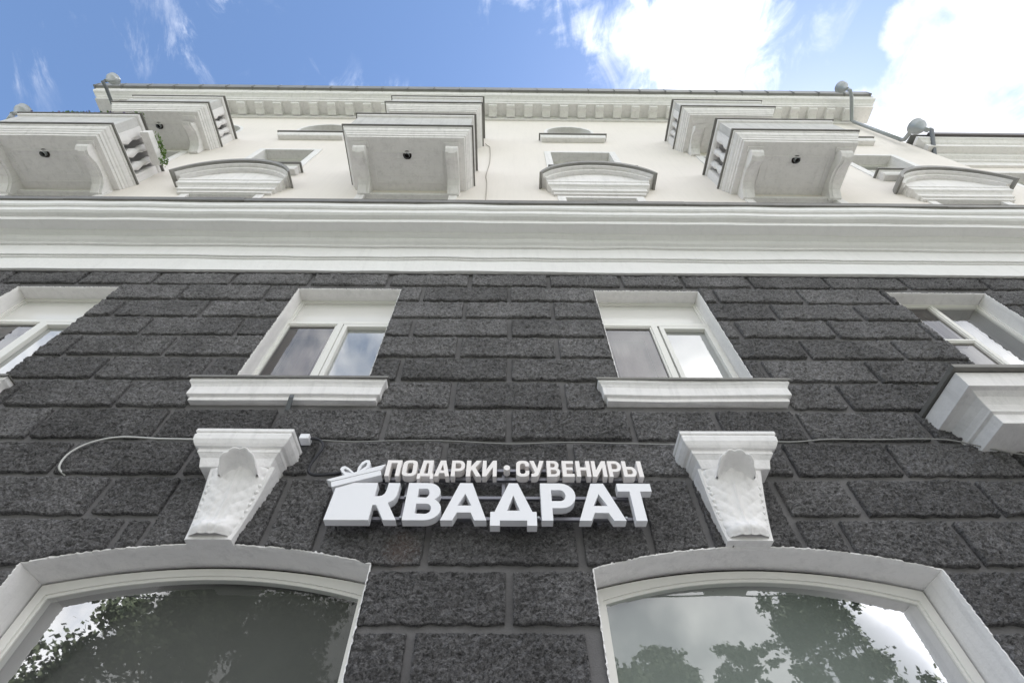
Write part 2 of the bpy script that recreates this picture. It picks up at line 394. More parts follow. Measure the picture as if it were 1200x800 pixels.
# ---- reveals of white plaster with ragged chipped edges
def reveal(path, y0, y1, parent, ragged=.012, step=.012, t=.006, m=WHITE, closed=False):
    pts = []
    for (xa, za), (xb, zb) in zip(path, path[1:]):
        d = math.hypot(xb-xa, zb-za); n = max(1, int(d/step))
        pts += [(xa+(xb-xa)*i/n, za+(zb-za)*i/n) for i in range(n)]
    pts.append(path[-1]); vs = []; fs = []
    n = len(pts)
    for i, (x, z) in enumerate(pts):
        p = pts[max(i-1, 0)]; q = pts[min(i+1, n-1)]; tx, tz = q[0]-p[0], q[1]-p[1]; l = math.hypot(tx, tz) or 1
        nx, nz = tz/l, -tx/l            # inward
        j = ragged*(noise.noise(Vector((x*28, z*28, 1)))*.7+noise.noise(Vector((x*90, z*90, 5)))*.9)
        o_ = .001+.016*max(0, noise.noise(Vector((x*45, z*45, 9)))-.05)
        vs += [(x-nx*o_, y0+j-.0, z-nz*o_), (x+nx*t, y0+j+.002, z+nz*t), (x+nx*(t+.004), y0+.03, z+nz*(t+.004)), (x+nx*t, y1, z+nz*t)]
    for i in range(n-1):
        for k in range(3): a = i*4+k; fs.append((a, a+1, a+5, a+4))
    return B().add(vs, fs).build('reveal', m, parent, smooth=False, recalc=False)

# ---- arched shop windows
def shop_window(x0, x1, zb, zs, za, label, veil_sheet, gm):
    o = [(x0+.02, zb)]+[(x, z-.014) for x, z in arc(x0+.02, x1-.02, zs+.0, za-.016, 28)]+[(x1-.02, zb)]
    w1 = .062; i1 = [(x0+.02+w1, zb+w1)]+[(x, z-w1-.012) for x, z in arc(x0+.02+w1, x1-.02-w1, zs, za-.004, 28)]+[(x1-.02-w1, zb+w1)]
    w2 = .018; i2 = [(x0+.02+w1+w2, zb+w1+w2)]+[(x, z-w1-w2-.012) for x, z in arc(x0+.02+w1+w2, x1-.02-w1-w2, zs, za-.006, 28)]+[(x1-.02-w1-w2, zb+w1+w2)]
    fr = B().plate(o, [i1[::-1]], .222, .30).build('window', UPVC, bld, bevel=.006)
    fr['label'] = label
    B().plate(i1, [i2[::-1]], .236, .29).build('glazing_bead', UPVC, fr)
    B().plate([(x0, zb)]+arc(x0, x1, zs, za, 28)+[(x1, zb)], [o[::-1]], .245, .32).build('gap_filler', DARK, fr)
    vs = i1; tri = tessellate_polygon([[Vector((a, c, 0)) for a, c in vs]])
    B().add([(a, .247, c) for a, c in vs], [tuple(t) for t in tri]).build('pane', gm, fr, recalc=False)
    B().box(x0-.1, x1+.1, .33, .34, zb, za+.15).build('veil_sheet', veil_sheet, fr)  # sheet added behind the pane, its colour puts haze into the glass
    B().box(x0-.1, x1+.1, -.07, .22, zb-.07, zb).build('sill', WHITE, fr)
    reveal([(x0, zb)]+arc(x0, x1, zs, za, 28)+[(x1, zb)], -.022, .28, fr)
    return fr
VEIL2 = mat('pale_veil', (.33, .36, .33), .9, var=.1)  # paler veil tone, imitates the brighter reflection in the right pane
shop_window(*ARCH[0], 'arched shop window with dimly reflecting glass, left of the shop sign', VEIL, GLASSL)
shop_window(*ARCH[1], 'arched shop window mirroring trees and clouds, right of the shop sign', VEIL2, GLASS)

# ---- mezzanine windows
def frame_window(x0, x1, z0, z1, y, parent, label=None, kind=0):
    """outer frame plate with openings, sash and panes"""
    f = .026; mx = x0+(x1-x0)*.50; tz = z1-.50*1.0
    if kind == 3: mx = x0+.62; tz = None
    holes = []
    if kind == 3:
        holes = [rect(x0+f, mx-.025, z0+f, 6.17), rect(x0+f, mx-.025, 6.20, z1-f), rect(mx+.025, x1-f, z0+f, z1-f)]
    else:
        holes = [rect(x0+f, x1-f, tz+.028, z1-f), rect(x0+f, mx-.035, z0+f, tz-.028), rect(mx+.035, x1-f, z0+f, tz-.028)]
    fr = B().plate(rect(x0, x1, z0, z1), [h[::-1] for h in holes], y, y+.06).build('window', UPVC, parent, bevel=.005)
    if label: fr['label'] = label
    for i, h in enumerate(holes):
        xa, za = h[0]; xb, zb = h[2]; g = PANEL if i == 0 else GLASSD if i == 1 else GLASSR
        yy = y+.035
        if kind == 3: g = (GLASSD, GLASSD, GLASSR)[i]
        if i == 2 and kind != 3:
            s = .05
            B().plate(rect(xa+.012, xb-.004, za, zb-.018), [rect(xa+.012+s, xb-s, za+s, zb-s-.018)[::-1]], y-.012, y+.045).build('sash', UPVC, fr, bevel=.005)
            B().box(xa, xb, y+.001, y+.02, zb-.018, zb).build('gap_seal', DARK, fr)
            xa += .055; xb -= .045; za += .045; zb -= .06
        else:
            s = .018
            B().plate(rect(xa, xb, za, zb), [rect(xa+s, xb-s, za+s, zb-s)[::-1]], y+.012, y+.05).build('glazing_bead', UPVC, fr)
        B().add([(xa, yy, za), (xb, yy, za), (xb, yy, zb), (xa, yy, zb)], [(0, 1, 2, 3)]).build('pane', g, fr, recalc=False)
    for q in ((0, 2) if kind != 3 else ()):
        (xa, za), _, (xb, zb), _ = holes[q]
        B().box(xa+.01, xb-.01, y+.046, y+.050, za+.01, zb-.01).build('white_backing', CURT, fr)  # white sheet added behind the pane to brighten it like reflected cloud
    # inner brown casement behind the insect screen
    h = holes[1]; xa, za = h[0]; xb, zb = h[2]
    B().plate(rect(xa, xb, za, zb), [rect(xa+.09, xb-.09, za+.05, zb-.10)[::-1]], y+.09, y+.13).build('inner_casement', FRBR, fr)
    h = holes[2]
    cv = []; n = 40
    for i in range(n+1): cv.append((x0+.05+(x1-x0-.1)*i/n, y+.24+.02*math.sin(i*1.9)))
    b = B(); b.rings([[(a, c, z0) for a, c in cv], [(a, c, z1) for a, c in cv]], caps=False, closed=False)
    b.build('curtain', CURT, fr, smooth=True, recalc=False)
    return fr
SILLP = [(.07, 4.885), (.07, 4.925), (.098, 4.935), (.10, 4.95), (.10, 5.03), (.112, 5.055), (.13, 5.075), (.13, 5.117)]
mlabels = ['casement window with blue glass under the cornice, left edge of the facade', 'mezzanine window above and left of the shop sign', 'mezzanine window above and right of the shop sign', 'casement window with thin white bars above the deep ledge']
for k, (x0, x1) in enumerate(MEZ):
    fr = frame_window(x0, x1, MZ0, MZ1, .148, bld, mlabels[k], 3 if k == 3 else 0)
    reveal([(x0, MZ0), (x0, MZ1), (x1, MZ1), (x1, MZ0)], -.018, .155, fr, ragged=.009)
    if k < 3:
        sx0, sx1 = (x0-.27, x1+.18) if k == 1 else (x0-.20, x1+.19)
        if k == 0: sx0, sx1 = x0-.2, x1+.17
        s = usweep(sx0, sx1, SILLP, .10, seg=60, jit=.013).build('sill', WHITE, fr, bevel=.003)
        fl = B().box(sx0-.045, sx1+.045, -.142, .2, 5.118, 5.124).box(sx0-.045, sx1+.045, -.147, -.140, 5.100, 5.126)
        fl.build('sill_flashing', FLASH, s if False else fr)
    else:
        P = [(.36, 4.335), (.36, 4.43), (.385, 4.44), (.385, 4.455), (.40, 4.50), (.435, 4.555), (.475, 4.58), (.52, 4.585), (.52, 4.60), (.535, 4.73)]
        usweep(3.77, 6.75, P, .36, seg=30, jit=.006).build('deep_ledge', WHITE, fr, bevel=.004)
        usweep(3.57, 6.95, [(.585, 4.738), (.585, 4.775), (.57, 4.78)], .585).build('sill_flashing', FLASH, fr)
        B().box(3.6, 6.9, 0, .2, 4.76, 5.12).build('sill_back', WHITE, fr)
# metal clip under the left sill
B().add([(-1.885, -.115, 4.90), (-1.845, -.115, 4.90), (-1.845, -.11, 4.87), (-1.885, -.11, 4.87), (-1.905, -.03, 4.80), (-1.865, -.03, 4.80), (-1.865, -.04, 4.775), (-1.905, -.04, 4.775)], [(0, 1, 2, 3), (4, 7, 6, 5), (0, 4, 5, 1), (3, 2, 6, 7), (0, 3, 7, 4), (1, 5, 6, 2)]).build('sill_clip', DPIPE, bld)

# ---- string cornice
CP = [(0, 7.343), (-.067, 7.343), (-.067, 7.652), (-.083, 7.652), (-.083, 7.683), (-.108, 7.683), (-.108, 7.946), (-.138, 7.946), (-.138, 7.974),
      (-.150, 7.985), (-.178, 7.998), (-.204, 8.022), (-.204, 8.057), (-.225, 8.07), (-.255, 8.085), (-.271, 8.106), (-.415, 8.106), (-.415, 8.20), (-.445, 8.205), (-.47, 8.212), (-.498, 8.24),
      (-.498, 8.336), (-.52, 8.345), (-.538, 8.37), (-.538, 8.50), (-.548, 8.505)]
b = B(); usweep(XL, XR, [(-y, z) for y, z in CP], 0, seg=120, jit=.012, b=b, sides=False)
b.build('string_cornice', CORN, bld, recalc=False)
b = B(); n = 17
for i in range(n):
    a = XL+(XR-XL)*i/n; c = XL+(XR-XL)*(i+1)/n; d = .004*random.uniform(-1, 1)
    b.box(a+.004, c+.012, -.566+d, -.50, 8.487, 8.506+.08+d*.5)
    b.add([(a+.004, -.566, 8.58), (c, -.566, 8.58), (c, .0, 8.66), (a+.004, .0, 8.66)], [(0, 1, 2, 3)])
b.build('cornice_flashing', FLASH, bld)
# dark bare patches under the cornice
vs = []; fs = []; n = 700
for i in range(n+1):
    x = -8+16*i/n; q = .006+.016*max(0, noise.noise(Vector((x*2.2, 1, 0)))+.15)+.012*noise.noise(Vector((x*17, 2, 0)))
    vs += [(x, -.0, 7.33), (x, -.030-q*.5, 7.336-q), (x, -.032-q*.5, 7.342)]
for i in range(n):
    a = i*3; fs += [(a, a+1, a+4, a+3), (a+1, a+2, a+5, a+4)]
B().add(vs, fs).build('broken_render', MORTAR, bld, recalc=False)

# ---- upper wall
ped_c = (-5.02, 1.62, 8.2)
L1W = [(-5.62, -4.44), (1.02, 2.28), (7.62, 8.82)]; L1D = [(-8.7, -7.2), (-2.55, -1.05), (4.35, 5.85)]
L2W = [(-5.5, -4.37), (.95, 2.29), (7.52, 8.75)]; L2D = [(-8.65, -7.25), (-2.5, -1.1), (4.35, 5.85)]
L3W = [(-5.42, -4.18), (1.0, 2.15), (7.6, 8.75)]; L3D = [(-8.35, -6.93), (-2.4, -1.05), (4.3, 5.7)]
holes = []; opn = []
for a in L1W: opn.append((a, 8.95, 10.32, None))
for a in L1D: opn.append((a, 8.66, 10.40, None))
for a in L2W: opn.append((a, 11.75, 13.36, None))
for a in L2D: opn.append((a, 10.97, 13.1, None))
for a in L3W: opn.append((a, 14.62, 15.5, 16.02))
for a in L3D: opn.append((a, 13.9, 15.3, 15.9))
for (x0, x1), z0, z1, za in opn:
    holes.append((rect(x0, x1, z0, z1) if za is None else archpoly(x0, x1, z0, z1, za))[::-1])
upper = B().plate(rect(XL, XR, 8.41, 17.5), holes, 0, .35).build('upper_wall', CREAM, bld)
for q in ((XL, XL+.3, .46, 9, -.1, 17.5), (XR-.3, XR, .46, 9, -.1, 17.5), (XL, XR, 9, 9.3, -.1, 17.5)): B().box(*q).build('side_wall', CREAM, bld)
b = B(); b.add([(XL-.5, -.5, 17.95), (XR+.5, -.5, 17.95), (XR-2, 4.5, 20), (XL+2, 4.5, 20), (XL-.5, 9.6, 17.95), (XR+.5, 9.6, 17.95)], [(0, 1, 2, 3), (4, 3, 2, 5), (0, 3, 4), (1, 5, 2), (0, 4, 5, 1)])
b.build('roof', ROOF, bld)
for zf in (8.5, 4.2): B().box(XL+.31, XR-.31, .5, 8.9, zf, zf+.2).build('interior_floor', ROOM, bld)
def upper_window(x0, x1, z0, z1, za):
    out = rect(x0, x1, z0, z1) if za is None else archpoly(x0, x1, z0, z1, za)
    f = .07; mx = (x0+x1)/2
    if za is None:
        hs = [rect(x0+f, mx-.03, z0+f, z1-.45), rect(mx+.03, x1-f, z0+f, z1-.45), rect(x0+f, x1-f, z1-.39, z1-f)]
    else:
        hs = [rect(x0+f, mx-.03, z0+f, z1-.03), rect(mx+.03, x1-f, z0+f, z1-.03), arc(x0+f, x1-f, z1+.03, za-f, 14)[::-1]]
    fr = B().plate(out, [h[::-1] for h in hs], .20, .26).build('window', UPVC, bld)
    for h in hs:
        tri = tessellate_polygon([[Vector((a, c, 0)) for a, c in h]])
        B().add([(a, .235, c) for a, c in h], [tuple(t) for t in tri]).build('pane', GLASS, fr, recalc=False)
    # white painted surround, a band flat on the wall
    if za is None:
        o2 = rect(x0-.14, x1+.14, z0-.02, z1+.10); i2 = rect(x0+.004, x1-.004, z0-.019, z1-.004)
        B().plate([(x0-.14, z0), (x0-.14, z1+.08), (x1+.14, z1+.08), (x1+.14, z0), (x1-.004, z0), (x1-.004, z1-.004), (x0+.004, z1-.004), (x0+.004, z0)], [], -.022, .21).build('surround', WHITE, fr)
    else:
        path = arc(x0+.004, x1-.004, z1, za-.004, 20); o = arc(x0-.07, x1+.07, z1, za+.07, 20)
        B().plate([(x0-.07, z0)]+o+[(x1+.07, z0), (x1-.004, z0)]+path[::-1]+[(x0+.004, z0)], [], -.008, .21).build('surround', WHITE, fr)
    B().box(x0-.1, x1+.1, .45, .46, z0, (za or z1)+.1).build('curtain', CURT, fr)
    return fr
for k, ((x0, x1), z0, z1, za) in enumerate(opn):
    fr = upper_window(x0, x1, z0, z1, za)
    if 6 <= k < 9:      # plain sills of the second upper floor
        usweep(x0-.1, x1+.22, [(.12, 11.52), (.14, 11.56), (.14, 11.66), (.17, 11.69)], .14).build('sill', WHITE, fr)
        usweep(x0-.1, x1+.22, [(.20, 11.695), (.20, 11.73)], .14).build('sill_flashing', FLASH, fr)
    if 12 <= k < 15:
        c = (x0+x1)/2
        usweep(c-.80, c+.80, [(.11, 14.34), (.13, 14.38), (.14, 14.52)], .14).build('sill', WHITE, fr)
        usweep(c-.80, c+.80, [(.17, 14.524), (.17, 14.57)], .14).build('sill_flashing', FLASH, fr)

# ---- segmental pediments over the first upper floor windows
def pediment(c, dz, first=None):
    p = None
    def seg(hw, zs, za, y0, y1, m, inner=None, nm='pediment', parent=None, bev=.004):
        return B().plate(arc(c-hw, c+hw, zs, za, 32), [], y0, y1).build(nm, m, parent, bevel=bev)
    def band(hw, zs, za, t, y0, y1, m, nm, parent):
        o = arc(c-hw, c+hw, zs, za, 32); i = arc(c-hw+t*.55, c+hw-t*.55, zs-.0, za-t, 32)
        return B().plate(o+i[::-1], [], y0, y1).build(nm, m, parent)
    z = dz
    # body: stepped head moulding below the arch
    PP = [(.05, 10.40), (.05, 10.47), (.085, 10.48), (.085, 10.56), (.11, 10.60), (.15, 10.63), (.15, 10.74), (.165, 10.75), (.165, 10.82)]
    b = B(); usweep(c-.83, c+.83, [(a, q+z) for a, q in PP], .05, b=b, seg=8, jit=.004)
    p = b.build('pediment', WHITE, bld, bevel=.004)
    seg(.97, 10.83+z, 11.38+z, -.12, .0, WHITE, nm='tympanum', parent=p)
    band(1.00, 10.84+z, 11.44+z, .10, -.20, 0, WHITE, 'arch_moulding', p)
    band(1.035, 10.845+z, 11.46+z, .05, -.265, 0, WHITE, 'arch_moulding', p)
    o = arc(c-1.08, c+1.08, 10.80+z, 11.57+z, 32); i = arc(c-1.045, c+1.045, 10.80+z, 11.47+z, 32)
    B().plate(o+i[::-1], [], -.315, .0).build('hood_flashing', HOOD, p)
    return p
pediment(ped_c[0], -.06); pediment(ped_c[1]+.03, .03); pediment(ped_c[2]+.04, -.08)

# ---- balconies
def balcony(x0, x1, d, zl, zrail, label, drain=True):
    """x0..x1 lip, d depth, zl underside of the lip, zrail underside of the rail; the soffit hangs .36 lower"""
    zs = zl-.30
    P = [(-.125, zs), (-.12, zs+.05), (-.10, zs+.055), (-.095, zs+.10), (-.075, zs+.12), (-.07, zs+.15), (-.05, zs+.17), (-.035, zs+.21), (-.03, zs+.25), (-.01, zs+.255), (-.01, zs+.35)]
    b = usweep(x0, x1, [(d+p, z) for p, z in P], d, seg=10, jit=.004)
    bal = b.build('balcony', WHITE, bld, bevel=.004); bal['label'] = label
    usweep(x0, x1, [(d+.0, zl-.005), (d+.018, zl-.005), (d+.018, zl+.030), (d-.01, zl+.035)], d).build('edge_flashing', FLASH, bal)
    # recessed soffit panel shown by raised borders
    for k in (.0, .13):
        xa, xb = x0+.52+k, x1-.52-k; ya, yb = -d+.36+k, -.13-k
        bb = B(); t = .028; zz = zs-.012+k*.03
        bb.box(xa, xb, ya, ya+t, zz, zs+.01).box(xa, xb, yb-t, yb, zz, zs+.01).box(xa, xa+t, ya+t, yb-t, zz, zs+.01).box(xb-t, xb, ya+t, yb-t, zz, zs+.01)
        bb.build('soffit_moulding', WHITE, bal)
    # scroll brackets
    ybk = -d+.24
    prof = [(0, zs+.01), (0, zs-.30), (-.05, zs-.30), (-.09, zs-.25), (-.16, zs-.17), (-.26, zs-.115), (-.38, zs-.10), (-.50, zs-.115), (-.58, zs-.16),
            (-.66, zs-.20), (-.74, zs-.19), (ybk+.02, zs-.14), (ybk, zs-.09), (ybk+.01, zs-.045), (ybk+.05, zs-.03), (ybk+.02, zs+.01)]
    if d < 1.0: prof = [(y*(-ybk/.80) if y > -.75 else y, z) for y, z in prof]
    for xc in (x0+.34, x1-.34):
        br = B().plate(prof, [], xc-.105, xc+.105, ax='x').build('bracket', WHITE, bal, bevel=.012)
        bb = B()
        bb.plate([(y*.97-.008, z-.014) for y, z in prof[1:-1]]+[(-.3, zs-.03)], [], xc-.055, xc+.055, ax='x')
        bb.build('bracket_leaf', WHITE, bal, bevel=.01)
        B().box(xc-.135, xc+.135, ybk-.035, ybk+.05, zs-.03, zs+.004).build('bracket_cap', WHITE, bal)
    if drain:
        xc = (x0+x1)/2
        B().tube([(xc, -d+.42, zs-.07), (xc, -d+.42, zs+.05)], .045, 12, caps=False).build('drain_pipe', GALV, bal)
        B().lathe((xc, -d+.42, zs-.004), [(.075, -.004), (.075, .004)], 14).build('drain_hole', DARK, bal)
    # parapet: piers, balusters, rail
    zb = zl+.05; yo = -d+.05; H = zrail-zb
    b = B().box(x0+.04, x1-.04, yo, yo+.16, zb, zb+.07).box(x0+.04, x0+.20, yo+.16, 0, zb, zb+.07).box(x1-.20, x1-.04, yo+.16, 0, zb, zb+.07)
    b.build('parapet_base', WHITE, bal)
    b = B(); usweep(x0+.02, x1-.02, [(d-.055, zrail), (d-.02, zrail+.015), (d-.0, zrail+.03), (d-.0, zrail+.09), (d-.02, zrail+.10)], d, b=b)
    b.build('rail', WHITE, bal, bevel=.004)
    usweep(x0+.0, x1-.0, [(d+.02, zrail+.101), (d+.02, zrail+.125)], d).build('rail_flashing', FLASH, bal)
    for xa, xb, ya, yb in ((x0+.04, x0+.22, yo+.131, yo+.27), (x1-.22, x1-.04, yo+.131, yo+.27), (x0+.04, x0+.20, -.14, 0.), (x1-.20, x1-.04, -.14, 0.)):
        B().box(xa, xb, ya, yb, zb+.07, zrail).build('pier', WHITE, bal)
    base = None; pr = [(.045, 0), (.055, .03), (.04, .08), (.075, .30), (.06, .42), (.038, .62), (.05, .72), (.058, .78), (.05, .82), (.06, 1)]
    spots = []
    B().box(x0+.05, x1-.05, yo-.012, yo+.13, zb+.0705, zrail-.001).build('parapet_panel', GREYPL, bal)
    ns = 3
    for s_ in (x0+.12, x1-.12):
        for i in range(ns): spots.append((s_, yo+.17+(-.14-yo-.17)*(i+.5)/ns))
    for i, (x, y) in enumerate(spots):
        if base is None:
            base = B().lathe((x, y, zb+.07), [(r*1.15, q*(zrail-zb-.07)) for r, q in pr], 10).build('baluster', WHITE, bal, smooth=True); b0 = (x, y)
        else: clone(base, bal, (x-b0[0], y-b0[1], 0))
    return bal
balcony(-9.13, -6.86, 1.05, 10.86, 11.60, 'lower left balcony carrying the flower boxes')
balcony(-2.91, -.64, 1.05, 10.97, 11.84, 'lower middle balcony with a drain hole in its underside')
balcony(3.95, 6.18, 1.05, 10.93, 11.70, 'lower right balcony seen with both scroll brackets')
balcony(-8.70, -6.60, .93, 13.62, 14.27, 'upper left balcony')
balcony(-2.78, -.60, .93, 13.92, 14.58, 'upper middle balcony')
balcony(3.89, 6.0, .93, 13.83, 14.48, 'upper right balcony')

# ---- top cornice
TP = [(0, 16.77), (.045, 16.77), (.045, 16.93), (.06, 16.94), (.06, 17.04), (.42, 17.04), (.42, 17.16), (.445, 17.17), (.47, 17.22), (.52, 17.27), (.575, 17.31), (.60, 17.36), (.60, 17.50), (.615, 17.51)]
b = usweep(XL, XR, TP, 0, seg=60, jit=.008)
b.build('top_cornice', WHITE, bld)
b = B().box(XL-.04, XR+.04, -.055, 0, 16.83, 16.86); b.build('cornice_bead', WHITE, bld)
n = int((XR-XL)/.506); base = None
for i in range(n+1):
    x = XL+.12+i*.506
    if base is None:
        pm = [(-.06, 17.035), (-.06, 16.90), (-.10, 16.885), (-.15, 16.91), (-.24, 16.945), (-.31, 16.935), (-.37, 16.95), (-.385, 16.99), (-.385, 17.035)]
        base = B().plate(pm, [], x-.115, x+.115, ax='x').build('modillion', WHITE, bld, bevel=.012); xb_ = x
        B().box(x-.135, x+.135, -.405, -.06, 17.012, 17.036).build('modillion_cap', WHITE, base)
    else: clone(base, bld, (x-xb_, 0, 0))
n = 30; base = None
L_ = (XR+.5-(XL-.62))/n
for i in range(n):
    a = XL-.62+L_*i
    if base is None:
        base = B()
        base.add([(a+.004, -.60, 17.512), (a+L_, -.60, 17.512), (a+L_, -.68, 17.53), (a+.004, -.68, 17.53), (a+.004, -.70, 17.80), (a+L_, -.70, 17.80), (a+L_, -.5, 17.95), (a+.004, -.5, 17.95)],
                 [(0, 1, 2, 3), (3, 2, 5, 4), (4, 5, 6, 7)]).box(a-.004, a+.012, -.706, -.60, 17.505, 17.80)
        base = base.build('gutter_segment', GUT, bld)
    else: clone(base, bld, (L_*i, 0, 0))
for xa in (XR+.5, XL-.66): B().box(xa, xa+.04, -.70, 2, 17.51, 17.82).build('gutter_end', GUT, bld)
for xa in (XR-.1, XL-.6): B().box(xa, xa+.58, .021, 2.5, 17.45, 17.50).build('eave_soffit', WHITE, bld)

# ---- funnels and downpipes
def funnel(x, y, z, s=1.):
    return B().lathe((x, y, z), [(.055*s, -.34*s), (.055*s, -.20*s), (.16*s, -.06*s), (.185*s, 0), (.19*s, .13*s), (.20*s, .14*s), (.175*s, .13*s), (.165*s, 0)], 18).build('rain_funnel', GALV, None, smooth=True)
def adopt(o, par):
    o.parent = par; o.location = ORG[o]-ORG[par]; return o
def downpipe(pts, m, label, fpos, s=1., r=.055):
    p = B().tube(pts, r, 12).build('downpipe', m, bld, smooth=True); p['label'] = label
    adopt(funnel(*fpos, s), p); return p
fx, fy, fz = 9.42, -.88, 17.22
downpipe([(fx, fy, fz-.22), (fx+.02, fy+.02, fz-.36), (9.50, -.72, 16.80), (9.70, -.12, 16.72), (9.72, -.10, 16.6), (9.72, -.10, 14.55)], GALV, 'galvanised downpipe at the right end of the roof', (fx, fy, fz), .8, .045)
fx = -11.05
downpipe([(fx, fy, fz-.22), (fx-.02, fy+.02, fz-.36), (-11.0, -.72, 16.8), (-10.95, -.12, 16.7), (-10.95, -.10, 14.0)], DPIPE, 'dark downpipe at the left end of the roof', (fx, fy, fz), .8, .045)
B().tube([(9.72, -.10, 14.56), (9.72, -.13, 14.45), (9.64, -.38, 14.25), (9.60, -.48, 14.15)], .05, 12).build('pipe_elbow', GALV, bld, smooth=True)

# ------------------------------------------------------------------ side wings
def wing(x0, x1, s, label, side):
    y = .3
    w_ = thing('building_wing', ((x0+x1)/2, 5, 0), label, 'building')
    hs = []
    a, c = (x0, x1)
    for k in range(3):
        xa = (a+1.05+3.1*k) if side > 0 else (c-1.05-3.1*k-1.25)
        for z0, z1 in ((4.9, 6.6), (8.2, 10.1), (11.4, 13.15)): hs.append((xa, xa+1.25, z0, z1))
    B().plate(rect(x0, x1, -.1, 13.9), [rect(*h)[::-1] for h in hs], y, y+.35).build('wall', CREAM, w_)
    B().box(x0, x1, 9, 9.3, -.1, 13.9).build('wall', CREAM, w_)
    ex = x1 if side > 0 else x0
    B().box(min(ex, ex-side*.3), max(ex, ex-side*.3), .66, 8.99, -.1, 13.9).build('wall', CREAM, w_)
    for h in hs:
        xa, xb, z0, z1 = h; m_ = (xa+xb)/2
        fr = B().plate(rect(*h), [rect(xa+.07, m_-.03, z0+.07, z1-.07)[::-1], rect(m_+.03, xb-.07, z0+.07, z1-.07)[::-1]], y+.2, y+.26).build('window', UPVC, w_)
        for p, q in ((xa+.07, m_-.03), (m_+.03, xb-.07)):
            B().add([(p, y+.23, z0+.07), (q, y+.23, z0+.07), (q, y+.23, z1-.07), (p, y+.23, z1-.07)], [(0, 1, 2, 3)]).build('pane', GLASS, fr, recalc=False)
        B().plate([(xa-.12, z0), (xa-.12, z1+.1), (xb+.12, z1+.1), (xb+.12, z0), (xb-.004, z0), (xb-.004, z1-.004), (xa+.004, z1-.004), (xa+.004, z0)], [], y-.02, y+.21).build('surround', WHITE, fr)
        usweep(xa-.15, xb+.15, [(.12, z0-.12), (.14, z0-.02)], .12, y=y).build('sill', WHITE, fr)
    P = [(0, 13.62), (.06, 13.62), (.06, 13.84), (.10, 13.86), (.12, 13.90), (.19, 13.95), (.205, 14.08), (.37, 14.10), (.37, 14.24), (.41, 14.27), (.46, 14.34), (.50, 14.37), (.50, 14.46)]
    usweep(x0 if side > 0 else x0, x1, P, .1 if False else .50, y=y, seg=20, jit=.005).build('cornice', WHITE, w_)
    usweep(x0+(.38 if side > 0 else 0), x1, [(.53, 14.462), (.56, 14.47), (.56, 14.64), (.50, 14.66)], .56, y=y).build('gutter', mat('dark_gutter_paint', (.09, .08, .08), .5, var=.3, vscale=5), w_)
    B().add([(x0, -.2, 14.66), (x1, -.2, 14.66), (x1, 4.5, 16), (x0, 4.5, 16), (x0, 9.5, 14.66), (x1, 9.5, 14.66)], [(0, 1, 2, 3), (3, 2, 5, 4), (0, 3, 4), (1, 5, 2), (0, 4, 5, 1)]).build('roof', ROOF, w_)
    return w_
WG = wing(XR+.015, 21.5, .3, 'lower cream wing with dark gutter, right of the balconied house', 1)
WL = wing(-22.5, XL-.015, .3, 'lower cream wing behind the left corner of the balconied house', -1)
o = funnel(9.60, -.50, 14.02, .9); adopt(o, WG); o.name = 'rain_funnel'
B().tube([(10.36, -.33, 14.62), (10.36, -.33, 14.55), (10.22, .19, 13.86), (10.22, .235, 13.2)], .05, 10).build('downpipe', DPIPE, WG, smooth=True)
o = funnel(-11.75, -.50, 14.7, .85); adopt(o, WL)
B().tube([(-11.75, -.50, 14.45), (-11.85, -.35, 14.3), (-11.9, .18, 14.1), (-11.9, .2, 10)], .05, 10).build('downpipe', GALV, WL, smooth=True)

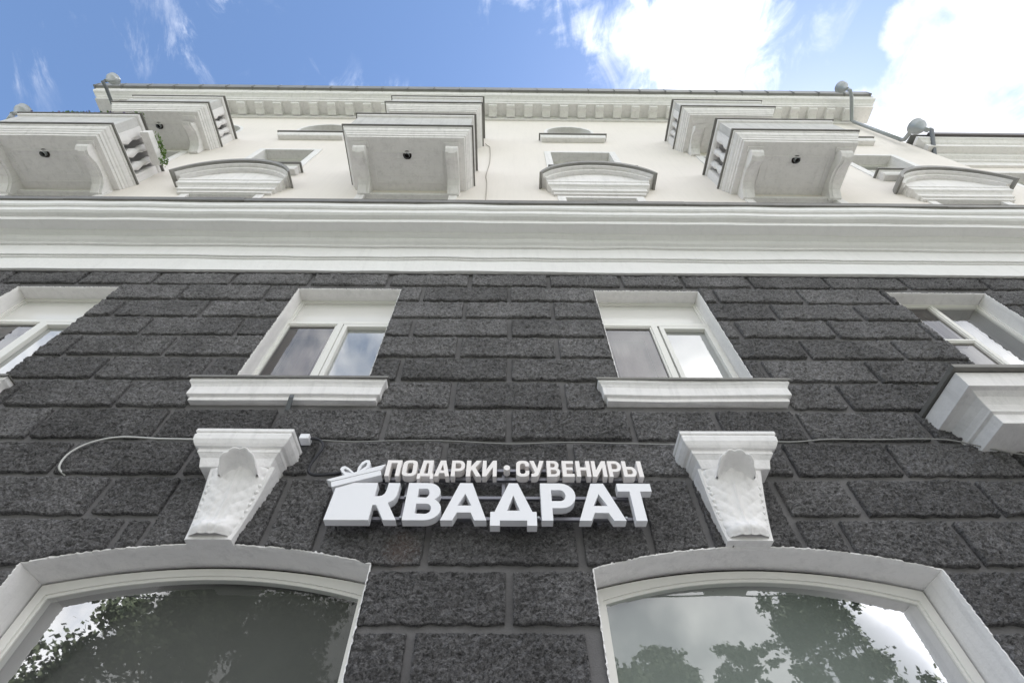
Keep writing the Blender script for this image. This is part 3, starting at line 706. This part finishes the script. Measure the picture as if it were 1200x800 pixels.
# ------------------------------------------------------------------ carved consoles over the arches
def console(x, xc, label):
    """keystone console: cap, tapering body, acanthus leaf and shell"""
    cap = usweep(xc-.30, xc+.30, [(.185, 4.03), (.19, 4.045), (.205, 4.10), (.228, 4.13), (.235, 4.133), (.235, 4.163), (.258, 4.168), (.272, 4.185), (.288, 4.215), (.292, 4.255), (.284, 4.272), (.296, 4.278), (.296, 4.308), (.27, 4.32)], .235, seg=16, jit=.006).build('console', WHITE, bld, bevel=.005)
    cap['label'] = label
    P_ = lambda t: .055+.03*(1-t)**4+.085*t+.03*t*t
    R_ = []
    for k in range(13):
        t = k/12; z = 3.515+t*.525; hw = .150+.080*t; p = P_(t)
        xb = x; x = xb-.025*(1-t)+.01
        R_.append([(x-hw, .02, z), (x-hw, -p, z), (x-hw+.012, -p-.008, z), (x+hw-.012, -p-.008, z), (x+hw, -p, z), (x+hw, .02, z)]); x = xb
    B().rings(R_).build('console_body', WHITE, cap)
    # leaf relief
    nu, nv = 34, 64; vs = []; fs = []
    for j in range(nv+1):
        t = j/nv; z = 3.535+t*.49; hw = .142+.064*t
        lob = .93+.07*abs(math.sin(t*math.pi*8))
        p = .055+.03*(1-t)**4+.085*t+.03*t*t
        for i in range(nu+1):
            u = i/nu*2-1; ww = hw*lob
            body = max(0, 1-abs(u)**3)
            rib = math.exp(-(u/.07)**2)*.010+math.exp(-((abs(u)-.42)/.10)**2)*.006*(1-t)
            lobes = .009*(abs(math.sin((t*5.5-abs(u)*1.3)*math.pi))**.5-.7)*min(1, abs(u)*2.2)+.002*noise.noise(Vector((u*5+x, t*14-abs(u)*3, 4)))+.0015*math.sin((t*17+abs(u)*5)*math.pi)*min(1, abs(u)*3)
            curl = .045*math.exp(-((t-.10)/.09)**2)*body
            n_ = noise.noise(Vector((x*3+u*3, t*9, 2)))*.003
            y = -(p+.004+body**.5*.026+rib+lobes*body+curl+n_*body) if abs(u) < .999 else -p
            vs.append((x-.025*(1-t)+.008+u*ww, y, z))
    for j in range(nv):
        for i in range(nu): a = j*(nu+1)+i; fs.append((a, a+1, a+nu+2, a+nu+1))
    B().add(vs, fs).build('acanthus_leaf', WHITE, cap, smooth=True, recalc=False)
    # scalloped shell curling out at the top
    nu, nv = 40, 14; vs = []; fs = []
    for j in range(nv+1):
        t = j/nv
        for i in range(nu+1):
            u = i/nu*2-1; a = math.pi/2*(1-u)*1.0; sc = 1+.045*abs(math.sin(u*7.85))
            p0 = Vector((x+.02+u*.112, -.150-.008*(1-u*u), 3.89+.03*u*u)); p1 = Vector((x+.02+math.cos(a)*.122*sc, -.325+.14*u**4, 3.950+math.sin(a)*.118*sc))
            p = p0.lerp(p1, t**.6); p.x = p0.x+(p1.x-p0.x)*t; p.y = p0.y+(p1.y-p0.y)*t**2.6-.016*abs(math.sin(u*7.85))*t
            vs.append(tuple(p))
    k0 = nv*(nu+1)
    for k, (rf, yy) in enumerate(((1.06, -.004), (1.11, .010), (1.08, .06), (.95, .13))):
        for i in range(nu+1):
            v = vs[k0+i]; vs.append((x+.02+(v[0]-x-.02)*rf, v[1]+yy, 3.95+(v[2]-3.95)*rf))
    for j in range(nv+4):
        for i in range(nu): a = j*(nu+1)+i; fs.append((a, a+1, a+nu+2, a+nu+1))
    B().add(vs, fs).build('shell', WHITE, cap, smooth=True, recalc=False)
    b = None
    for s_ in (-1, 1):
        for q in range(8):
            zz = 3.90-q*.045; t = (zz-3.525)/.535; hw = .146+.066*t; p = .055+.085*t+.03*t*t
            B().lathe((x-.025*(1-t)+.01+s_*hw*.92, -p-.008, zz), [(.003, -.018), (.016, -.008), (.018, .004), (.006, .016)], 7).build('leaf_tip', WHITE, cap, smooth=True)
    return cap
console(-1.91, -1.955, 'carved leaf console over the left arched window')
console(1.61, 1.665, 'carved leaf console over the right arched window')

# ------------------------------------------------------------------ shop sign
sign = thing('shop_sign', (0, -.1, 3.55), 'white raised-letter gift shop sign with gift box emblem between two consoles', 'sign')
Y0, Y1 = -.20, -.135
ZB, ZC = 3.586, 3.884
def glyph(outer, holes, x0, x1, zb, zc, m, name='letter', y0=Y0, y1=Y1, shear=0):
    T = lambda l: [(x0+(a+shear*c)*(x1-x0), zb+c*(zc-zb)) for a, c in l]
    o = B().plate(T(outer), [T(h) for h in holes], y0, y1).build(name, m, sign); return o
def bowl(cx, cz, rx, rz, a0, a1, n=10): return [(cx+rx*math.cos(math.radians(a0+(a1-a0)*i/n)), cz+rz*math.sin(math.radians(a0+(a1-a0)*i/n))) for i in range(n+1)]
def g_P(s, bt=.16):   # Р
    return [(0, 0), (0, 1), (.55, 1)]+bowl(.58, .66, .42, .34, 90, -90)+[(s, .32), (s, 0)], [[(s, .32+bt), (s, 1-bt)]+bowl(.56, .66, .42-s*.85, .34-bt, 90, -90)]
def g_V(s, bt=.16):   # В
    return [(0, 0), (0, 1), (.52, 1)]+bowl(.55, .74, .38, .26, 90, -50)+[(.84, .52)]+bowl(.58, .29, .42, .29, 40, -90)+[(.5, 0)], \
           [[(s, bt), (s, .43)]+bowl(.58, .295, .42-s*.85, .135, 90, -90), [(s, .43+bt), (s, 1-bt)]+bowl(.53, .715, .36-s*.85, .125, 90, -90)]
def g_A(s):
    return [(0, 0), (.5-s*.55, 1), (.5+s*.55, 1), (1, 0), (1-s, 0), (.5+.5-s-.09, .20), (s+.09, .20), (s, 0)], [[(.5, .70), (.5-.155, .38), (.5+.155, .38)]]
# big letters
box = [(-1.170, 3.880), (-1.180, ZB), (-.890, ZB), (-.890, 3.702), (-.865, 3.702), (-.797, ZB), (-.713, ZB), (-.790, 3.719), (-.758, 3.742), (-.742, 3.775), (-.737, 3.82), (-.736, ZC), (-.816, ZC), (-.819, 3.83),
       (-.826, 3.795), (-.842, 3.778), (-.864, 3.773), (-.890, 3.773), (-.890, ZC), (-1.056, ZC+.004)]
box = [(-1.172, 3.838)]+box[1:19]+[(-1.056, ZC), ]
B().plate(box, [], Y0, Y1).build('gift_box_and_letter', SIGN, sign, bevel=.0025)['label'] = 'solid gift box shape whose right side forms the letter К'
B().plate([(-1.200, 3.842), (-1.216, 3.884), (-.895, 3.990), (-.880, 3.948)], [], Y0-.006, Y1).build('box_lid', SIGN, sign, bevel=.002)
B().plate([(-1.220, 3.890), (-1.254, 3.905), (-.868, 4.046), (-.892, 3.996)], [], Y0-.006, Y1).build('box_lid', SIGN, sign, bevel=.002)
for nm, o, h in (('bow', [(-1.065, 3.962), (-1.129, 4.018), (-1.160, 4.034), (-1.182, 4.024), (-1.186, 4.005), (-1.166, 3.975), (-1.131, 3.945)], [(-1.096, 3.970), (-1.129, 3.997), (-1.153, 4.009), (-1.160, 3.999), (-1.145, 3.981)]),
                 ('bow', [(-1.063, 3.966), (-1.062, 4.025), (-1.046, 4.070), (-1.020, 4.092), (-.995, 4.088), (-.981, 4.060), (-.985, 4.020), (-1.03, 3.978)], [(-1.046, 3.990), (-1.041, 4.035), (-1.018, 4.066), (-1.006, 4.060), (-1.006, 4.035)])):
    B().plate(o, [h], Y0, Y1).build(nm, SIGN, sign, bevel=.002)
s = .30
glyph(*g_V(.31, .17), -.675, -.432, ZB, ZC, SIGN)
glyph(*g_A(.26), -.428, -.128, ZB, ZC, SIGN)
glyph([(0, -.13), (0, .22), (.09, .22), (.40, 1), (.60, 1), (.91, .22), (1, .22), (1, -.13), (.79, -.13), (.79, 0), (.21, 0), (.21, -.13)], [[(.5, .66), (.36, .25), (.64, .25)]], -.104, .200, ZB, ZC, SIGN)
glyph(*g_P(.31, .19), .233, .470, ZB, ZC, SIGN)
glyph(*g_A(.26), .477, .782, ZB, ZC, SIGN)
glyph([(0, .78), (0, 1), (1, 1), (1, .78), (.655, .78), (.655, 0), (.345, 0), (.345, .78)], [], .765, .999, ZB, ZC, SIGN)
# small letters
zb, zc = 3.944, 4.088
def sm(outer, holes, x0, x1): glyph(outer, holes, x0, x1, zb, zc, SIGNC)
def ring_o(s, bz):
    def rr(x0, x1, z0, z1, rx, rz):
        return bowl(x1-rx, z1-rz, rx, rz, 90, 0, 5)+bowl(x1-rx, z0+rz, rx, rz, 0, -90, 5)+bowl(x0+rx, z0+rz, rx, rz, -90, -180, 5)+bowl(x0+rx, z1-rz, rx, rz, 180, 90, 5)
    return rr(0, 1, 0, 1, .38, .22), [rr(s, 1-s, bz, 1-bz, .15, .08)]
s = .29
sm([(0, 0), (0, 1), (1, 1), (1, 0), (1-s, 0), (1-s, .82), (s, .82), (s, 0)], [], -.861, -.756)               # П
sm(*ring_o(s, .17), -.742, -.640)                                                                        # О
sm([(0, -.16), (0, .17), (.12, .17), (.25, 1), (.90, 1), (.90, .17), (1, .17), (1, -.16), (.80, -.16), (.80, 0), (.20, 0), (.20, -.16)], [[(.63, .17), (.63, .82), (.48, .82), (.38, .17)]], -.630, -.516)  # Д
sm([(0, 0), (.32, 1), (.68, 1), (1, 0), (.74, 0), (.67, .20), (.33, .20), (.26, 0)], [[(.5, .76), (.39, .37), (.61, .37)]], -.512, -.404)   # А
sm(*g_P(s, .17), -.394, -.298)                                                                           # Р
sm([(0, 0), (0, 1), (s, 1), (s, .60), (.66, 1), (1, 1), (.60, .55), (1, 0), (.67, 0), (s+.09, .42), (s, .32), (s, 0)], [], -.287, -.180)    # К
def g_I(s): return [(0, 0), (0, 1), (s, 1), (s, .42), (1-s, 1), (1, 1), (1, 0), (1-s, 0), (1-s, .58), (s, 0)], []
sm(*g_I(.27), -.172, -.070)                                                                              # И
glyph(bowl(.5, .5, .5, .5, 0, 342, 19), [], -.020, .026, 4.0, 4.046, SIGNC, 'letter_dot')                # •
sm(bowl(.62, .78, .38, .22, 0, 90, 5)+bowl(.38, .78, .38, .22, 90, 180, 5)+bowl(.38, .22, .38, .22, 180, 270, 5)+bowl(.62, .22, .38, .22, 270, 360, 5)+[(1, .36), (1-s, .36), (1-s, .25), (.60, .17), (.40, .17), (s, .25), (s, .75), (.40, .83), (.60, .83), (1-s, .75), (1-s, .64), (1, .64)], [], .070, .163)  # С
sm([(0, 1), (.30, 1), (.52, .50), (.70, 1), (1, 1), (.62, .16), (.50, .03), (.34, 0), (.10, 0), (.10, .17), (.28, .17), (.36, .25)], [], .167, .270)   # У
sm(*g_V(s, .15), .290, .383)                                                                             # В
sm([(0, 0), (0, 1), (1, 1), (1, .82), (.35, .82), (.35, .59), (.90, .59), (.90, .42), (.35, .42), (.35, .18), (1, .18), (1, 0)], [], .401, .484)   # Е
sm([(0, 0), (0, 1), (s, 1), (s, .59), (1-s, .59), (1-s, 1), (1, 1), (1, 0), (1-s, 0), (1-s, .41), (s, .41), (s, 0)], [], .500, .602)   # Н
sm(*g_I(.27), .614, .717)                                                                                # И
sm(*g_P(s, .17), .732, .826)                                                                             # Р
sm([(0, 0), (0, 1), (.30, 1), (.30, .64), (.60, .64)]+bowl(.62, .32, .38, .32, 90, -90)+[(.5, 0)], [[(.30, .17), (.30, .47)]+bowl(.58, .32, .14, .15, 90, -90)], .836, .930)  # Ы left
sm([(0, 0), (0, 1), (1, 1), (1, 0)], [], .944, .976)                                                     # Ы right
for z, xa, xb in ((3.648, -1.10, .93), (3.815, -.88, .95), (3.975, -.84, .96), (4.055, -.84, .95)):
    B().box(xa, xb, -.132, -.108, z-.011, z+.011).build('rail', RAIL, sign)
for x in (-.70, -.02, .62):
    B().box(x-.012, x+.012, -.107, -.092, 3.62, 4.06).build('cross_bar', RAIL, sign)
    for z in (3.66, 4.0): B().tube([(x, -.092, z), (x, .02, z)], .008, 8).build('standoff', RAIL, sign)
bb = None
for x, z in ((-.70, 3.648), (-.694, 3.815), (-.02, 3.815), (.62, 3.815), (.80, 3.648), (-.41, 3.648), (.215, 3.648)):
    if bb is None:
        bb = B().add([], []); bb.rings([[(x+.009*math.cos(t*math.pi/4), y, z+.009*math.sin(t*math.pi/4)) for t in range(8)] for y in (-.133, -.148)])
        bb = bb.build('bolt', GALV, sign); p0 = (x, z)
    else: clone(bb, sign, (x-p0[0], 0, z-p0[1]))
B().box(-.86, -.74, -.106, -.06, 3.90, 3.96).build('power_unit', DPIPE, sign)

# ------------------------------------------------------------------ cables
def smooth_pts(pts, n=8):
    P = [Vector(p) for p in pts]; P = [P[0]*2-P[1]]+P+[P[-1]*2-P[-2]]; out = []
    for i in range(1, len(P)-2):
        for k in range(n):
            t = k/n; a, b_, c, d = P[i-1:i+3]
            out.append(.5*((2*b_)+(c-a)*t+(2*a-5*b_+4*c-d)*t*t+(3*b_-a-3*c+d)*t**3))
    out.append(P[-2]); return out
b = B().tube(smooth_pts([(-3.30, .0, 4.10), (-3.345, -.055, 4.14), (-3.36, -.06, 4.27), (-3.27, -.06, 4.38), (-3.08, -.06, 4.44), (-2.75, -.06, 4.425), (-2.4, -.06, 4.42), (-2.2, -.06, 4.43)]), .0072, 8)
tag(b.build('cable', CABW, smooth=True), 'white cable curving down across dark stone left of the left console', 'cable')
b = B().tube(smooth_pts([(-1.55, -.06, 4.42), (-1.2, -.06, 4.40), (-.9, -.062, 4.412), (-.5, -.06, 4.415), (-.1, -.06, 4.39), (.1, -.06, 4.385), (.5, -.06, 4.405), (.9, -.06, 4.395), (1.3, -.06, 4.385), (1.45, -.06, 4.39)]), .0052, 8)
tag(b.build('cable', CABG, smooth=True), 'thin grey cable running level above the gift shop sign', 'cable')
b = B().tube(smooth_pts([(1.95, -.06, 4.43), (2.3, -.06, 4.42), (2.6, -.06, 4.45), (3.0, -.06, 4.45), (3.4, -.06, 4.46), (3.62, -.07, 4.43), (3.85, -.08, 4.33), (4.1, -.08, 4.27), (4.5, -.08, 4.26), (5.2, -.08, 4.25), (6.5, -.07, 4.3)]), .006, 8)
tag(b.build('cable', CABG, smooth=True), 'thin grey cable running from right console under the deep ledge', 'cable')
b = B().tube(smooth_pts([(-1.56, -.085, 4.41), (-1.48, -.08, 4.40), (-1.43, -.08, 4.33), (-1.45, -.075, 4.24), (-1.475, -.07, 4.15), (-1.46, -.075, 4.08), (-1.40, -.08, 4.05), (-1.28, -.09, 4.05), (-1.12, -.10, 4.06), (-.86, -.10, 3.97)]), .0105, 8)
tag(b.build('cable', CABB, smooth=True), 'black cable looping from junction box down to the gift box emblem', 'cable')
tag(B().box(-1.625, -1.55, -.13, -.045, 4.37, 4.42).build('junction_box', SIGN, bevel=.006), 'small white junction box beside the left console', 'junction box')
b = B().tube(smooth_pts([(-.56, -.02, 14.1), (-.50, -.012, 13.95), (-.43, -.012, 13.7), (-.40, -.012, 12.6), (-.44, -.012, 11.6), (-.40, -.012, 10.9), (-.39, -.012, 8.7)]), .008, 6)
tag(b.build('cable', mat('weathered_cable', (.45, .42, .38), .7), smooth=True), 'thin cable running down cream wall right of middle balconies', 'cable')

# ------------------------------------------------------------------ flower boxes and plants
def leafclump(b, c, r, n, size):
    for _ in range(n):
        d = Vector((random.gauss(0, 1), random.gauss(0, 1), random.gauss(0, 1))); d.normalize()
        p = Vector(c)+Vector((d.x*r[0], d.y*r[1], d.z*r[2]))*random.random()**.4
        a = Vector((random.gauss(0, 1), random.gauss(0, 1), random.gauss(0, .7))).normalized()*size*random.uniform(.6, 1.2)
        q = a.cross(Vector((random.random(), random.random(), random.random()))).normalized()*size*.45
        b.add([p-a*.5, p+q, p+a*.6, p-q], [(0, 1, 2, 3)])
fb = thing('flower_box', (-6.75, -.5, 11.45), 'white flower box with green trailing plant on side of lower left balcony', 'flower box')
B().box(-6.82, -6.66, -.80, -.20, 11.40, 11.56).build('box', WHITE, fb, bevel=.01)
b = B(); leafclump(b, (-6.66, -.5, 11.60), (.09, .32, .07), 110, .05); leafclump(b, (-6.60, -.28, 11.45), (.03, .12, .12), 60, .045)
b.build('plant', LEAFP, fb, recalc=False)
fb = thing('flower_box', (-8.1, -1.0, 11.72), 'long flower box with violet flowers along front rail of lower left balcony', 'flower box')
B().box(-9.0, -7.05, -1.0, -.85, 11.726, 11.83).build('box', FLASH, fb, bevel=.01)
b = B(); leafclump(b, (-8.1, -.95, 11.90), (.95, .12, .09), 260, .06); leafclump(b, (-7.0, -1.0, 11.80), (.12, .08, .07), 50, .05)
b.build('plant', LEAFP, fb, recalc=False)
b = B()
for k in range(9): leafclump(b, (-9.0+k*.24+random.uniform(-.05, .05), -.98, 11.92+random.uniform(-.03, .05)), (.10, .07, .05), 30, .05)
b.build('flowers', FLOWER, fb, recalc=False)['kind'] = 'stuff'

# ------------------------------------------------------------------ trees across the street
def tree(x, y, h, rx, label, seed, zc=.62, leaves=15000):
    random.seed(seed)
    t = thing('tree', (x, y, -.15), label, 'tree', 'trees across the street')
    b = B(); tip = Vector((x+random.uniform(-.3, .3), y, h*.72))
    b.tube([(x, y, -.15), (x+.05, y, h*.2), (x-.06, y+.05, h*.45), tip], [.26, .20, .15, .06], 9)
    cl = []
    for k in range(26):
        a = random.uniform(0, 6.28); e = random.uniform(-.1, 1.0); s0 = random.uniform(.25, .68)
        st = Vector((x, y, h*s0)); rr = rx*random.uniform(.45, 1.0)*(1.15-.65*max(0, e))
        en = Vector((x+math.cos(a)*rr, y+math.sin(a)*rr*.8, h*(zc+.30*e)-.1))
        md = (st+en)/2+Vector((0, 0, .25)); b.tube([st, md, en], [.07, .045, .015], 5)
        cl.append((en, rx*random.uniform(.20, .34)))
    cl += [(tip+Vector((random.uniform(-.4, .4), 0, h*.12)), rx*.30), (tip+Vector((0, 0, h*.2)), rx*.22)]
    b.build('trunk', BARK, t, smooth=True)
    b = B(); ex = []
    for c, r in cl:
        for q in range(4):
            d = Vector((random.gauss(0, 1), random.gauss(0, .8), random.gauss(0, .7))); ex.append((c+d*r*.9, r*random.uniform(.3, .6)))
    cl = [(c, r*.8) for c, r in cl]+ex; wt = sum(r**2 for c, r in cl)
    for c, r in cl:
        for _ in range(int(leaves*r*r/wt)+1):
            d = Vector((random.gauss(0, .5), random.gauss(0, .5), random.gauss(0, .42)))
            leafclump(b, c+d*r, (.06, .06, .06), 1, .17)
    b.build('crown', LEAF, t, recalc=False)
tree(-9.6, -14.6, 12.6, 3.7, 'broad dense street tree mirrored in left arched window', 1, leaves=36000)
tree(-16.6, -15.4, 9.4, 2.8, 'lower bushy street tree at the left of the row', 2)
tree(4.9, -14.4, 9.9, 1.7, 'rounded street tree mirrored at left of right arched window', 3)
tree(7.9, -15.0, 10.4, 1.1, 'slender street tree in middle of the row', 4, leaves=6000)
tree(11.2, -14.8, 12.2, 1.7, 'tall airy street tree mirrored in right arched window', 5, leaves=12000)
tree(15.4, -15.2, 9.2, 2.1, 'low street tree at the right of the row', 6)
for i, (y, z, lab) in enumerate(((-11, 9.3, 'lowest overhead wire along the street'), (-11.2, 9.9, 'middle overhead wire along the street'), (-11.0, 10.8, 'highest overhead wire along the street'))):
    pts = [(-40+80*k/24, y, z+.35*((k-12)/12)**2+(k-12)*.01) for k in range(25)]
    tag(B().tube(pts, .022, 5).build('overhead_wire', CABB), lab, 'wire', 'overhead wires across the street')
